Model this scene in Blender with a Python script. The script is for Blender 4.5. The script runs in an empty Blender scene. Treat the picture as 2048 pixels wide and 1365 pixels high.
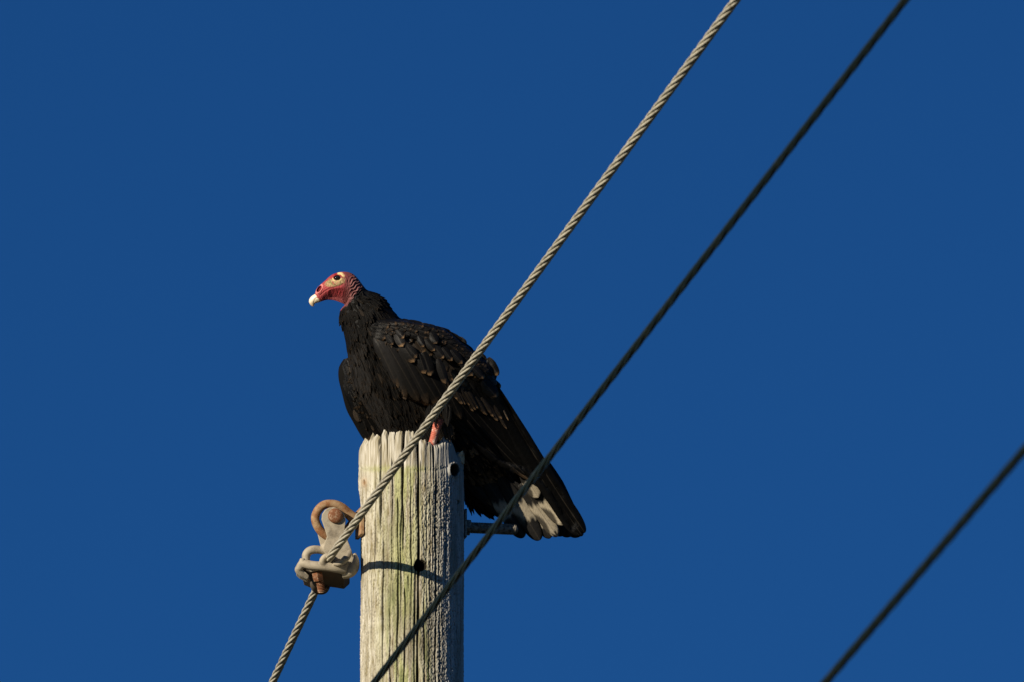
import bpy, math
import numpy as np
from mathutils import Vector, Matrix
from mathutils.bvhtree import BVHTree

rng = np.random.default_rng(7)
scene = bpy.context.scene
COL = scene.collection

# ------------------------------------------------------------------ camera
D = 25.0                      # metres from the camera to the pole top
ELEV = math.radians(20)       # the camera looks up
CE, SE = math.cos(ELEV), math.sin(ELEV)
ZC = 1.7
FPX = D * 1000.0              # photograph pixels per unit tangent: 1 px = 1 mm at the pole
R_ = np.array([1.0, 0, 0]); F_ = np.array([0, CE, SE]); U_ = np.array([0, -SE, CE])
X0 = 0.201                    # camera stands this far right of the pole axis
CAM = np.array([X0, -D * CE - 0.2225 * SE, ZC])   # keeps the pole axis at y = 0
# pole axis passes through world (0, 0)
cam = bpy.data.cameras.new('camera'); camo = bpy.data.objects.new('camera', cam); COL.objects.link(camo)
camo.location = CAM; camo.rotation_euler = (math.radians(90) + ELEV, 0, 0)
cam.sensor_width = 36; cam.lens = 36 * FPX / 2048; cam.clip_start = 0.5; cam.clip_end = 3000
cam.dof.use_dof = True; cam.dof.focus_distance = D - 0.06; cam.dof.aperture_fstop = 15; cam.dof.aperture_blades = 0
scene.camera = camo

# ------------------------------------------------------------------ light
SUN_EL = math.radians(13.6); SUN_AZ = math.radians(225)      # azimuth clockwise from +Y
w = bpy.data.worlds.new('World'); scene.world = w; w.use_nodes = True
nt = w.node_tree; bg = nt.nodes['Background']
sky = nt.nodes.new('ShaderNodeTexSky'); sky.sky_type = 'NISHITA'; sky.sun_disc = False
sky.sun_elevation = SUN_EL; sky.sun_rotation = SUN_AZ
sky.altitude = 2500; sky.air_density = 1.0; sky.dust_density = 0.0; sky.ozone_density = 3.0
tn = nt.nodes.new('ShaderNodeMix'); tn.data_type = 'RGBA'; tn.blend_type = 'MULTIPLY'; tn.inputs['Factor'].default_value = 1; tn.inputs['B'].default_value = (.17, .585, 1.02, 1)   # polarised, deep sky
nt.links.new(sky.outputs[0], tn.inputs['A']); nt.links.new(tn.outputs['Result'], bg.inputs['Color'])
bg.inputs['Strength'].default_value = 0.055
sl = bpy.data.lights.new('sun', 'SUN'); sl.energy = 5.0; sl.angle = math.radians(0.5); sl.color = (1.0, 0.89, 0.71)
so = bpy.data.objects.new('sun', sl); COL.objects.link(so)
ld = Vector((-math.sin(SUN_AZ) * math.cos(SUN_EL), -math.cos(SUN_AZ) * math.cos(SUN_EL), -math.sin(SUN_EL)))
so.rotation_euler = ld.to_track_quat('-Z', 'Y').to_euler(); so.location = (-10, -10, 20)
scene.view_settings.view_transform = 'Standard'; scene.view_settings.look = 'None'
scene.view_settings.exposure = 0.3; scene.view_settings.gamma = 1.0

# ------------------------------------------------------------------ helpers
def P(px, py, t=0.0):
    """point seen at photo pixel (px, py), t millimetres nearer than the pole plane -> world"""
    px = np.asarray(px, float); py = np.asarray(py, float); t = np.asarray(t, float)
    d = D - t / 1000.0
    a = (px - 1024) / FPX * d; b = (682.5 - py) / FPX * d
    return CAM + a[..., None] * R_ + b[..., None] * U_ + d[..., None] * F_

def ray(px, py):
    v = F_ + (px - 1024) / FPX * R_ + (682.5 - py) / FPX * U_
    return Vector(CAM), Vector(v)

def tag(o, label=None, cat=None, group=None, kind=None):
    if label: o['label'] = label
    if cat: o['category'] = cat
    if group: o['group'] = group
    if kind: o['kind'] = kind
    return o

def empty(name, loc):
    o = bpy.data.objects.new(name, None); COL.objects.link(o); o.location = loc
    o.empty_display_size = 0.1
    return o

def mesh(name, verts, faces, mat, parent=None, smooth=True, cols=None, uvs=None, fr=None, flat=None):
    verts = np.asarray(verts, float).reshape(-1, 3)
    org = np.zeros(3)
    p = parent
    while p is not None:
        org += np.array(p.location); p = p.parent
    me = bpy.data.meshes.new(name)
    me.from_pydata((verts - org).tolist(), [], [tuple(int(i) for i in f) for f in faces])
    me.update()
    if smooth: me.polygons.foreach_set('use_smooth', [True] * len(me.polygons))
    if cols is not None:
        a = me.color_attributes.new('col', 'FLOAT_COLOR', 'POINT')
        c = np.ones((len(verts), 4)); c[:, :3] = cols; a.data.foreach_set('color', c.ravel())
    if fr is not None:
        a = me.attributes.new('fr', 'FLOAT', 'POINT'); a.data.foreach_set('value', np.asarray(fr, float).ravel())
    if uvs is not None:
        u = me.uv_layers.new(name='uv'); li = np.zeros(len(me.loops), int); me.loops.foreach_get('vertex_index', li)
        u.data.foreach_set('uv', np.asarray(uvs, float)[li].ravel())
    for m in (mat if isinstance(mat, (list, tuple)) else [mat]): me.materials.append(m)
    o = bpy.data.objects.new(name, me); COL.objects.link(o)
    if parent is not None: o.parent = parent
    return o

def grid_faces(n, m, wrap=True, off=0):
    """n rows, m columns"""
    i = np.arange(n - 1)[:, None]; j = np.arange(m if wrap else m - 1)[None, :]
    a = i * m + j; b = i * m + (j + 1) % m; c = (i + 1) * m + (j + 1) % m; d = (i + 1) * m + j
    return (np.stack(np.broadcast_arrays(a, b, c, d), -1).reshape(-1, 4) + off)

class MB:
    def __init__(s): s.v = []; s.f = []; s.n = 0
    def add(s, v, f):
        v = np.asarray(v, float).reshape(-1, 3); s.v.append(v)
        s.f += [tuple(int(i) + s.n for i in q) for q in f]; s.n += len(v)
    def build(s, name, mat, parent=None, **k): return mesh(name, np.concatenate(s.v), s.f, mat, parent, **k)

def catmull(pts, n):
    pts = np.asarray(pts, float); N = len(pts)
    ts = np.linspace(0, N - 1, n); out = []
    for t in ts:
        i = min(int(t), N - 2); u = t - i
        p0 = pts[max(i - 1, 0)]; p1 = pts[i]; p2 = pts[i + 1]; p3 = pts[min(i + 2, N - 1)]
        out.append(0.5 * (2 * p1 + (p2 - p0) * u + (2 * p0 - 5 * p1 + 4 * p2 - p3) * u * u + (3 * p1 - p0 - 3 * p2 + p3) * u ** 3))
    return np.array(out)

def loft(ribs, n, m, pw=1.0):
    r = catmull(ribs, n); ph = np.arange(m) / m * 2 * np.pi
    c = np.cos(ph); s = np.sin(ph)
    c = np.sign(c) * np.abs(c) ** pw; s = np.sign(s) * np.abs(s) ** pw
    cx = (r[:, 0] + r[:, 2]) / 2; cy = (r[:, 1] + r[:, 3]) / 2; ex = (r[:, 0] - r[:, 2]) / 2; ey = (r[:, 1] - r[:, 3]) / 2
    px = cx[:, None] + ex[:, None] * c; py = cy[:, None] + ey[:, None] * c
    t = r[:, 4, None] + np.abs(r[:, 5, None]) * s
    return px, py, t

def caps(n, m): return [tuple(range(m))[::-1], tuple(range((n - 1) * m, n * m))]

def tube(path, rad, seg=12, closed=False, mb=None):
    """path in world metres"""
    path = np.asarray(path, float); n = len(path); rad = np.broadcast_to(np.asarray(rad, float), (n,))
    tan = np.gradient(path, axis=0) if not closed else np.roll(path, -1, 0) - np.roll(path, 1, 0)
    tan /= np.linalg.norm(tan, axis=1)[:, None]
    nrm = np.zeros_like(path); a = np.array([0, 0, 1.0]) if abs(tan[0][2]) < .9 else np.array([1.0, 0, 0])
    v = np.cross(tan[0], a); v /= np.linalg.norm(v)
    for i in range(n):
        v = v - tan[i] * v.dot(tan[i]); v /= np.linalg.norm(v); nrm[i] = v
    bi = np.cross(tan, nrm); ph = np.arange(seg) / seg * 2 * np.pi
    V = path[:, None] + rad[:, None, None] * (nrm[:, None] * np.cos(ph)[None, :, None] + bi[:, None] * np.sin(ph)[None, :, None])
    F = grid_faces(n, seg).tolist()
    if closed: F += [[(n - 1) * seg + j, (n - 1) * seg + (j + 1) % seg, (j + 1) % seg, j] for j in range(seg)]
    else: F += caps(n, seg)
    if mb is not None: mb.add(V, F)
    return V.reshape(-1, 3), F

def vnoise(shape, fx, fy, seed, octv=1):
    """smooth value noise on a grid, periodic in the first axis"""
    out = np.zeros(shape); amp = 1; tot = 0
    if shape[1] == 690: fy = fy * 690 / 400
    for o in range(octv):
        r = np.random.default_rng(seed + o); nx = max(2, int(fx * 2 ** o)); ny = max(2, int(fy * 2 ** o))
        g = r.random((nx, ny + 2))
        x = np.linspace(0, nx, shape[0], endpoint=False); y = np.linspace(0, ny, shape[1])
        xi = x.astype(int); yi = np.minimum(y.astype(int), ny); xf = x - xi; yf = y - yi
        xf = xf * xf * (3 - 2 * xf); yf = yf * yf * (3 - 2 * yf)
        a = g[xi % nx][:, yi]; b = g[(xi + 1) % nx][:, yi]; c = g[xi % nx][:, yi + 1]; d = g[(xi + 1) % nx][:, yi + 1]
        out += amp * ((a * (1 - xf[:, None]) + b * xf[:, None]) * (1 - yf) + (c * (1 - xf[:, None]) + d * xf[:, None]) * yf)
        tot += amp; amp *= .5
    return out / tot

# ------------------------------------------------------------------ materials
def mat(name, base=(.5, .5, .5), rough=.6, metal=0.0, attr=False, noise=None, bump=None, spec=.5, sheen=0.0, stretch=None):
    """noise = (scale, colour2, lo, hi); bump = list of (scale, strength, distance)"""
    m = bpy.data.materials.new(name); m.use_nodes = True; n = m.node_tree; b = n.nodes['Principled BSDF']
    b.inputs['Base Color'].default_value = (*base, 1); b.inputs['Roughness'].default_value = rough
    b.inputs['Metallic'].default_value = metal; b.inputs['Specular IOR Level'].default_value = spec
    if sheen: b.inputs['Sheen Weight'].default_value = sheen
    tc = n.nodes.new('ShaderNodeTexCoord'); vec = tc.outputs['Object']
    if stretch:
        mp = n.nodes.new('ShaderNodeMapping'); mp.inputs['Scale'].default_value = stretch
        n.links.new(vec, mp.inputs[0]); vec = mp.outputs[0]
    src = None
    if attr:
        a = n.nodes.new('ShaderNodeAttribute'); a.attribute_name = 'col'; src = a.outputs['Color']
    if noise:
        sc, c2, lo, hi = noise
        t = n.nodes.new('ShaderNodeTexNoise'); t.inputs['Scale'].default_value = sc; t.inputs['Detail'].default_value = 6
        t.inputs['Roughness'].default_value = .65
        n.links.new(vec, t.inputs['Vector'])
        r = n.nodes.new('ShaderNodeMapRange'); r.inputs[1].default_value = lo; r.inputs[2].default_value = hi
        n.links.new(t.outputs['Fac'], r.inputs[0])
        mx = n.nodes.new('ShaderNodeMix'); mx.data_type = 'RGBA'
        n.links.new(r.outputs[0], mx.inputs['Factor'])
        if src is not None: n.links.new(src, mx.inputs['A'])
        else: mx.inputs['A'].default_value = (*base, 1)
        mx.inputs['B'].default_value = (*c2, 1)
        src = mx.outputs['Result']
    if src is not None: n.links.new(src, b.inputs['Base Color'])
    prev = None
    for (sc, st, dist) in (bump or []):
        t = n.nodes.new('ShaderNodeTexNoise'); t.inputs['Scale'].default_value = sc; t.inputs['Detail'].default_value = 5
        n.links.new(vec, t.inputs['Vector'])
        bp = n.nodes.new('ShaderNodeBump'); bp.inputs['Strength'].default_value = st; bp.inputs['Distance'].default_value = dist
        n.links.new(t.outputs['Fac'], bp.inputs['Height'])
        if prev is not None: n.links.new(prev, bp.inputs['Normal'])
        prev = bp.outputs['Normal']
    if prev is not None: n.links.new(prev, b.inputs['Normal'])
    return m

M_wood = mat('weathered_wood', attr=True, rough=.85, spec=.2, bump=[(420, .5, .0012), (900, .4, .0008)], stretch=(1, 1, .35))
M_zinc = mat('galvanised_cast_iron', (.37, .32, .235), .7, .05, noise=(38, (.17, .14, .10), .48, .72), bump=[(500, .35, .0008)])
M_rust = mat('rusty_steel', (.36, .235, .125), .75, .1, noise=(60, (.24, .105, .04), .45, .62), bump=[(600, .5, .0010)])
M_rustd = mat('deep_rust', (.17, .062, .022), .85, 0, noise=(150, (.36, .25, .16), .5, .66), bump=[(500, .6, .0012)])
M_bolt = mat('grey_steel', (.30, .26, .20), .6, .4, noise=(120, (.03, .03, .03), .4, .65), bump=[(600, .4, .0008)])
M_strand = mat('galvanised_wire', (.54, .50, .39), .5, .15, noise=(60, (.20, .175, .12), .42, .75), bump=[(900, .2, .0005)])
M_cable = mat('dark_green_cable', (.008, .015, .011), .45, 0, noise=(30, (.028, .034, .026), .5, .8))
M_skin = mat('bare_skin', attr=True, rough=.62, spec=.22, bump=[(350, .7, .0014), (900, .5, .0006)])
M_beak = mat('ivory_beak', attr=True, rough=.38, bump=[(200, .15, .0006)])
M_leg = mat('leg_skin', (.62, .17, .11), .6, 0, noise=(90, (.72, .42, .32), .5, .75), bump=[(450, .7, .0015)])
M_claw = mat('claw', (.03, .025, .02), .35)
M_grass = mat('grass_ground', (.015, .024, .009), .9, 0, noise=(.6, (.03, .027, .014), .4, .65))

def feather_mat(name, rough=.5, spec=.45, bumpst=.35):
    m = bpy.data.materials.new(name); m.use_nodes = True; n = m.node_tree; b = n.nodes['Principled BSDF']
    b.inputs['Roughness'].default_value = rough; b.inputs['Specular IOR Level'].default_value = spec
    N = n.nodes.new; L = n.links.new
    uv = N('ShaderNodeUVMap'); uv.uv_map = 'uv'; sp = N('ShaderNodeSeparateXYZ'); L(uv.outputs[0], sp.inputs[0])
    def mth(op, a, bb=None, c=None):
        q = N('ShaderNodeMath'); q.operation = op
        for i, x in enumerate((a, bb, c)):
            if x is None: continue
            if isinstance(x, (int, float)): q.inputs[i].default_value = x
            else: L(x, q.inputs[i])
        return q.outputs[0]
    U = sp.outputs['X']; V = sp.outputs['Y']
    av = mth('ABSOLUTE', mth('SUBTRACT', mth('MULTIPLY', V, 2), 1))
    tcn = N('ShaderNodeTexCoord'); nz = N('ShaderNodeTexNoise'); nz.inputs['Scale'].default_value = 120; nz.inputs['Detail'].default_value = 3
    L(tcn.outputs['Object'], nz.inputs['Vector'])
    jit = mth('MULTIPLY', mth('SUBTRACT', nz.outputs['Fac'], .5), .22)
    tip = mth('ADD', mth('MULTIPLY', U, 1.02), jit)
    side = mth('ADD', mth('MULTIPLY', av, mth('MULTIPLY', U, 1.08)), jit)
    e = mth('MAXIMUM', tip, side)
    mr = N('ShaderNodeMapRange'); mr.interpolation_type = 'SMOOTHSTEP'; mr.inputs[1].default_value = .80; mr.inputs[2].default_value = 1.0
    L(e, mr.inputs[0])
    fa = N('ShaderNodeAttribute'); fa.attribute_name = 'fr'
    ca = N('ShaderNodeAttribute'); ca.attribute_name = 'col'
    fac = mth('MULTIPLY', mr.outputs[0], fa.outputs['Fac'])
    # shaft: a thin paler line
    sh = N('ShaderNodeMapRange'); sh.inputs[1].default_value = .10; sh.inputs[2].default_value = .02
    L(av, sh.inputs[0])
    mx0 = N('ShaderNodeMix'); mx0.data_type = 'RGBA'; L(mth('MULTIPLY', sh.outputs[0], .35), mx0.inputs['Factor'])
    L(ca.outputs['Color'], mx0.inputs['A']); mx0.inputs['B'].default_value = (.055, .045, .034, 1)
    mx = N('ShaderNodeMix'); mx.data_type = 'RGBA'; L(fac, mx.inputs['Factor'])
    L(mx0.outputs['Result'], mx.inputs['A']); mx.inputs['B'].default_value = (.27, .165, .085, 1)
    L(mx.outputs['Result'], b.inputs['Base Color'])
    # barbs: fine slanting ridges either side of the shaft
    wv = mth('SINE', mth('MULTIPLY', mth('SUBTRACT', U, mth('MULTIPLY', av, .35)), 150))
    bm = N('ShaderNodeBump'); bm.inputs['Strength'].default_value = bumpst; bm.inputs['Distance'].default_value = .0006
    L(mth('ADD', wv, mth('MULTIPLY', nz.outputs['Fac'], 5)), bm.inputs['Height']); L(bm.outputs['Normal'], b.inputs['Normal'])
    return m
M_feather = feather_mat('dark_feathers', .45, .16)
M_down = feather_mat('soft_body_feathers', .6, .08)
M_base = mat('dark_plumage', (.005, .0045, .004), .85, 0, spec=.08, bump=[(300, .6, .002)])

# ------------------------------------------------------------------ ground
gm = MB(); S = 1500.0
gn = 60; gx = np.linspace(-1, 1, gn); gx = np.sign(gx) * np.abs(gx) ** 3 * S
GX, GY = np.meshgrid(gx, gx, indexing='ij'); rr = np.hypot(GX, GY)
GZ = .15 * np.sin(GX * .05) * np.cos(GY * .04) * np.clip(rr / 60 - .3, 0, 1)
gr = mesh('ground', np.stack([GX, GY, GZ], -1), grid_faces(gn, gn, False)[:, ::-1], M_grass)
tag(gr, kind='structure')

# ------------------------------------------------------------------ utility pole
RP = .1045
ZTOP = float(P(823, 905, 0)[2])
pole = tag(empty('utility_pole', (0, 0, 0)), 'weathered grey wooden utility pole with a jagged split top under the vulture', 'utility pole')
NT, NR = 760, 690
th = (np.arange(NT) / NT * 2 * np.pi) - np.pi            # 0 faces the camera
Wd = np.concatenate([np.linspace(0, 640, 400), 640 + np.arange(1, 291) * 4.2])                             # mm below the nominal top
TH, WW = np.meshgrid(th, Wd, indexing='ij')
def px_of(th): return 823 + 104 * np.sin(th)
front = np.cos(TH) > 0
PX = px_of(TH); PY = 905 + .94 * WW - .342 * 104 * np.cos(TH)
# jagged top, photo pixels of the rim
topx = np.array([717,720,724,727,731,733.5,735,738,741,742,744,748,752,757,758.5,760,763,768,772,774,776,777,783,788.5,790,792,800,805.5,807,808.5,811,818,822,826,831,834,837,838,843,848,854,856,862,866,868,870,875,880,884,888,890,893,895,898,900,903,906,909,914,918,920,922,924,926,928])
topy = np.array([899,888,879,876,879,886,884,874,871,864,873,869,867,872,892,862,859,858,862,872,880,864,862,863,868,862,860,862,882,863,861,859,863,860,865,869,890,877,875,879,877,884,881,883,892,886,887,886,884,878,880,871,877,873,878,871,877,886,902,911,911,905,901,904,915])
ty = np.interp(px_of(th), topx, topy)
ztf = ((905 - ty) - .342 * 104 * np.cos(th)) / .94
r1 = np.random.default_rng(3)
nb = 26; seg = np.linspace(-np.pi, np.pi, nb, endpoint=False); hv = r1.uniform(-14, 16, nb)
ztb = hv[np.searchsorted(seg, th, side='right') - 1] + r1.normal(0, 1.2, NT)
zt = np.where(np.cos(th) > 0, ztf, ztb)
mixb = np.clip(1 - np.abs(np.cos(th)) * 0, 0, 1)
zt = zt + r1.normal(0, .7, NT)
ZR = -WW + zt[:, None] * np.clip(1 - WW / 110, 0, 1) ** 1
PY = PY - .94 * zt[:, None] * np.clip(1 - WW / 110, 0, 1)
# radius
rad = np.full(TH.shape, 104.3)
rad += (vnoise(TH.shape, 5, 4, 11, 2) - .5) * 3.0 + (vnoise(TH.shape, 60, 3, 12, 2) - .5) * 3.0
grain = vnoise(TH.shape, 230, 9, 13, 2) - .5
rad += grain * 2.2
gran = (vnoise(TH.shape, 330, 210, 14, 2) - .5) * 1.25; blot0 = vnoise(TH.shape, 12, 8, 71, 3)
gmask = np.clip((PY - 935) / 25, 0, 1) * (1.0 + .5 * (blot0 - .5) * 2 + .9 * np.exp(-((PX - 872) / 26) ** 2))
rad += gran * 1.7 * gmask
rad += -4 * np.clip((740 - PX) / 20, 0, 1) * np.clip((PY - 975) / 30, 0, 1)
rad -= 6.0 * np.exp(-(WW / 7) ** 2)                   # worn edge of the top
rad -= 1.3 * gran * 2 * np.exp(-((PY - 937 - 4 * np.sin(TH * 7)) / 5) ** 2) + .8 * np.exp(-((PY - 937 - 4 * np.sin(TH * 5)) / 3.0) ** 2)   # horizontal scored line
crack = np.zeros(TH.shape)
def groove(th0, w0, w1, width, depth, wob=.012, seed=0):
    r = np.random.default_rng(seed); a = r.uniform(0, 6.28, 3); f = r.uniform(.008, .03, 3)
    c = th0 + wob * (np.sin(WW * f[0] + a[0]) + .5 * np.sin(WW * f[1] * 2.7 + a[1]))
    env = np.clip((WW - w0 + 12) / 14, 0, 1) * np.clip((w1 - WW) / 60, 0, 1) if w0 > 0 else np.clip((w1 - WW) / 60, 0, 1)
    env = env * (.75 + .25 * np.sin(WW * f[2] * 2 + a[2]))
    d = np.abs((TH - c + np.pi) % (2 * np.pi) - np.pi) * 104
    return depth * env * np.exp(-(d / (width * (.4 + .6 * env))) ** 2)
def th_at(px): return math.asin(max(-1, min(1, (px - 823) / 104)))
main = [(762, 0, 210, 1.9, 22), (776, 0, 70, 1.2, 14), (789.5, 0, 45, 1.0, 9), (807, 0, 250, 1.7, 22), (838, 0, 640, 1.9, 26), (869, 0, 90, 1.5, 18),
        (734, 0, 40, 1.6, 12), (752, 40, 300, .9, 6), (785, 60, 330, 1.0, 8), (797, 140, 640, 1.2, 12), (804, 80, 400, .9, 7), (824, 120, 420, 1.0, 7),
        (832, 290, 640, 1.3, 14), (873, 60, 640, 1.4, 16), (880, 200, 640, 1.0, 8), (893, 100, 420, 1.0, 6), (904, 40, 260, .9, 6), (746, 250, 640, .8, 5),
        (768, 220, 640, 1.2, 10), (783, 320, 640, 1.0, 8), (811, 330, 640, 1.1, 9), (850, 350, 640, 1.3, 12), (861, 120, 640, .9, 6), (915, 120, 520, .9, 5), (842, 60, 160, .9, 7)]
for k, (px, a, b, wd, dp) in enumerate(main): crack += groove(th_at(px), a, 2600 if b == 640 else b, wd, dp, .010, 100 + k)
for k in range(220):
    t0 = r1.uniform(-np.pi, np.pi); a = r1.uniform(-150, 560) if k < 95 else r1.uniform(560, 1700); b = a + r1.uniform(60, 330)
    crack += groove(t0, a, b, r1.uniform(.6, 1.0), r1.uniform(1.5, 5.5), .008, 300 + k)
for k in range(24):
    t0 = r1.uniform(np.pi / 2, 3 * np.pi / 2); t0 = t0 - 2 * np.pi if t0 > np.pi else t0
    crack += groove(t0, 0, r1.uniform(100, 1800), 1.4, 14, .01, 500 + k)
crack = np.minimum(crack, 30)
rad -= crack
hole = np.zeros(TH.shape)
def hole_at(px, py, rx, ry, depth, rim=1.6):
    global rad, hole
    q = np.sqrt(((PX - px) / rx) ** 2 + ((PY - py) / ry) ** 2 + 100 * (~front))
    qn = q + (vnoise(TH.shape, 120, 60, int(px), 1) - .5) * .35
    s = np.clip((1.12 - qn) / .22, 0, 1); rad -= depth * s; hole = np.maximum(hole, np.clip((1.32 - qn) / .15, 0, 1) if depth > 20 else s)
    rad += rim * np.exp(-((q - 1.35) / .22) ** 2)
hole_at(841, 1128, 10.5, 10.5, 60, .8)
hole_at(908, 940, 8, 10.5, 45, 3.6)
hole_at(730, 965, 2.6, 5, 3, 1.6)
hole_at(917, 1004, 2.5, 4, 5, .8)
XW = rad / 1000 * np.sin(TH); YW = -rad / 1000 * np.cos(TH); ZW = ZTOP + ZR / 1000
# wood colour, with hole interiors darkened for shade
c_tan = np.array([.40, .365, .285]); c_grey = np.array([.34, .34, .33]); c_green = np.array([.31, .32, .125]); c_dgreen = np.array([.10, .125, .035]); c_dark = np.array([.04, .03, .02])
streak = vnoise(TH.shape, 110, 6, 21, 2); blot = vnoise(TH.shape, 14, 9, 22, 3); fine = vnoise(TH.shape, 300, 40, 23, 1)
col = c_tan + (streak[..., None] - .5) * .30 + (fine[..., None] - .5) * .30 + (blot[..., None] - .5) * .10
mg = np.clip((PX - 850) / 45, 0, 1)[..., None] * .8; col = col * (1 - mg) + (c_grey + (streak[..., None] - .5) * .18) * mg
low = np.clip((PY - 925) / 22, 0, 1)
band = np.exp(-((PX - 808) / 46) ** 2)
mgreen = np.clip((blot * .6 + streak * .75 - .47) * 3.6, 0, 1) * low * band
mgreen = np.maximum(mgreen, .9 * np.exp(-((PY - 938 - 5 * (streak - .5)) / 7) ** 2) * np.exp(-((PX - 800) / 70) ** 4) * np.clip(blot * 1.6, 0, 1))
mgreen = mgreen[..., None] * .85; col = col * (1 - mgreen) + c_green * mgreen
md = np.clip((streak - .45) * 5, 0, 1) * np.exp(-((PX - 853) / 13) ** 2) * np.clip((PY - 1180) / 100, 0, 1)
md = np.maximum(md, np.clip((streak + blot - 1.02) * 4, 0, 1) * np.exp(-((PX - 797) / 22) ** 2) * np.clip((PY - 1110) / 50, 0, 1) * .85)[..., None]
col = col * (1 - md) + c_dgreen * md
pit = np.clip((.40 - (gran + .5)) * 5, 0, 1) * gmask * .7
dk = np.clip(crack / 6, 0, 1); dk = np.maximum(np.maximum(dk * .9, hole), pit * .7)[..., None]; c_dark = c_dark * (1 - .8 * hole[..., None])  # shade inside the holes painted dark; cracks and pits darker too
col = col * (1 - dk) + c_dark * dk
kn = np.exp(-(((PX - 730) / 6) ** 2 + ((PY - 965) / 10) ** 2))[..., None] * .55 * front[..., None]; col = col * (1 - kn) + np.array([.38, .22, .10]) * kn
stn = np.clip((vnoise(TH.shape, 26, 5, 81, 3) - .52) * 5, 0, 1)[..., None] * .5; col = col * (1 - stn) + np.array([.17, .15, .10]) * stn
col = np.clip(col, .004, .75)
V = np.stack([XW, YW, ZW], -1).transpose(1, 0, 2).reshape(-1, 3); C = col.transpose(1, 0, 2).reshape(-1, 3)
F = grid_faces(NR, NT)
# inner end grain: steps inward and down from the rim
rings = [(.93, -3), (.86, -9), (.76, -8), (.62, -14), (.45, -12), (.25, -16), (.06, -15)]
base = len(V); Vs = [V]; Cs = [C]; Fs = [F]
for k, (f, dz) in enumerate(rings):
    rr_ = rad[:, 0] * f; zz = ZR[:, 0] * f ** 2.0 + dz * 1.0 + r1.normal(0, 1.4, NT)
    Vs.append(np.stack([rr_ / 1000 * np.sin(th), -rr_ / 1000 * np.cos(th), ZTOP + np.minimum(zz, ZR[:, 0] - 1) / 1000], -1))
    Cs.append(np.clip(.16 + r1.normal(0, .04, (NT, 1)), .03, .4) * np.array([1, .85, .65]))
    i = np.arange(NT); j = (i + 1) % NT; a = base + k * NT; pb = (base + (k - 1) * NT) if k else 0
    Fs.append(np.stack([pb + j, pb + i, a + i, a + j], -1))
allF = np.concatenate(Fs).tolist(); allF.append(tuple(base + (len(rings) - 1) * NT + np.arange(NT)[::-1]))
# the rest of the shaft, down to the ground
nl = 40; lastr = rad[:, -1]; zz0 = ZW[0, -1]; b0 = sum(len(x) for x in Vs)
for k in range(1, nl):
    f = k / (nl - 1); z = zz0 * (1 - f) - .2 * f; ro = lastr * (1 + .35 * f)
    Vs.append(np.stack([ro / 1000 * np.sin(th), -ro / 1000 * np.cos(th), np.full(NT, z)], -1)); Cs.append(col[:, -1] * (1 - .2 * f))
    i = np.arange(NT); j = (i + 1) % NT; a = b0 + (k - 1) * NT; pb = (b0 + (k - 2) * NT) if k > 1 else (NR - 1) * NT
    allF += np.stack([pb + i, pb + j, a + j, a + i], -1).tolist()
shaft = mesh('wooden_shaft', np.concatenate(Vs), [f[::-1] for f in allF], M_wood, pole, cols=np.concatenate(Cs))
# pale splinter at the right of the top
sp_ = MB(); prof = [(922, 926, 3.2), (921, 918, 4.6), (919.5, 911, 4.0), (923, 907, 3.6), (925.5, 902, 1.2)]
tube(P([p[0] for p in prof], [p[1] for p in prof], [36] * 5), [p[2] * 1.25 / 1000 for p in prof], 7, mb=sp_)
tube(P([926, 925.5, 926.5, 927], [928, 918, 911, 905], [26] * 4), np.array([3.5, 3.4, 2.6, 1.2]) / 1000, 6, mb=sp_)
vs = np.concatenate(sp_.v); vs = vs + rng.normal(0, .0005, vs.shape)
mesh('splinter', vs, sp_.f, M_wood, pole, smooth=False, cols=np.tile([.58, .46, .30], (len(vs), 1)))

# ---- eye bolt through the pole
bz = float(P(823, 1051, 53)[2]); ba = math.radians(18)
BD = np.array([math.cos(ba), math.sin(ba), .066]); BD /= np.linalg.norm(BD); BC = np.array([0, 0, bz])
def along(s, off=(0, 0)):
    side = np.array([-math.sin(ba), math.cos(ba), 0]); return BC + BD * s / 1000 + side * off[0] / 1000 + np.array([0, 0, 1]) * off[1] / 1000
def prism(mb, s0, s1, pts):
    n = len(pts); v = [along(s0, p) for p in pts] + [along(s1, p) for p in pts]
    mb.add(v, [tuple(range(n))[::-1], tuple(range(n, 2 * n))] + [(i, (i + 1) % n, n + (i + 1) % n, n + i) for i in range(n)])
def bevel(o, wd, seg=2):
    m = o.modifiers.new('bevel', 'BEVEL'); m.width = wd; m.segments = seg; m.limit_method = 'ANGLE'; return o
bolt = MB()
ss = np.arange(-120, 223, .55); rb = 10.6 + .9 * np.sin(ss / 3.3 * 2 * np.pi) * (ss > 100) - 4.5 * np.clip((ss - 217) / 6, 0, 1)
tube(np.array([along(s) for s in ss]), rb / 1000, 20, mb=bolt)
bo = bolt.build('eye_bolt', M_bolt, pole)
q = MB(); sq = [(-29, -30), (29, -30), (29, 30), (-29, 30)]
prism(q, 103, 108, sq); bevel(q.build('washer', M_bolt, bo, smooth=False), .001)
q = MB(); hx = [(18 * math.cos(a), 18 * math.sin(a)) for a in np.arange(6) * math.pi / 3 + .35]
prism(q, 108.5, 122, hx); bevel(q.build('nut', M_bolt, bo, smooth=False), .0015)
q = MB(); prism(q, -112, -104, [(-19, -29), (19, -29), (19, 29), (-19, 29)]); bevel(q.build('washer', M_rust, bo, smooth=False), .0015)
q = MB(); hx = [(13 * math.cos(a), 13 * math.sin(a)) for a in np.arange(6) * math.pi / 3 + .2]
prism(q, -121, -112.5, hx); bevel(q.build('nut', M_rustd, bo, smooth=False), .002)
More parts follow.
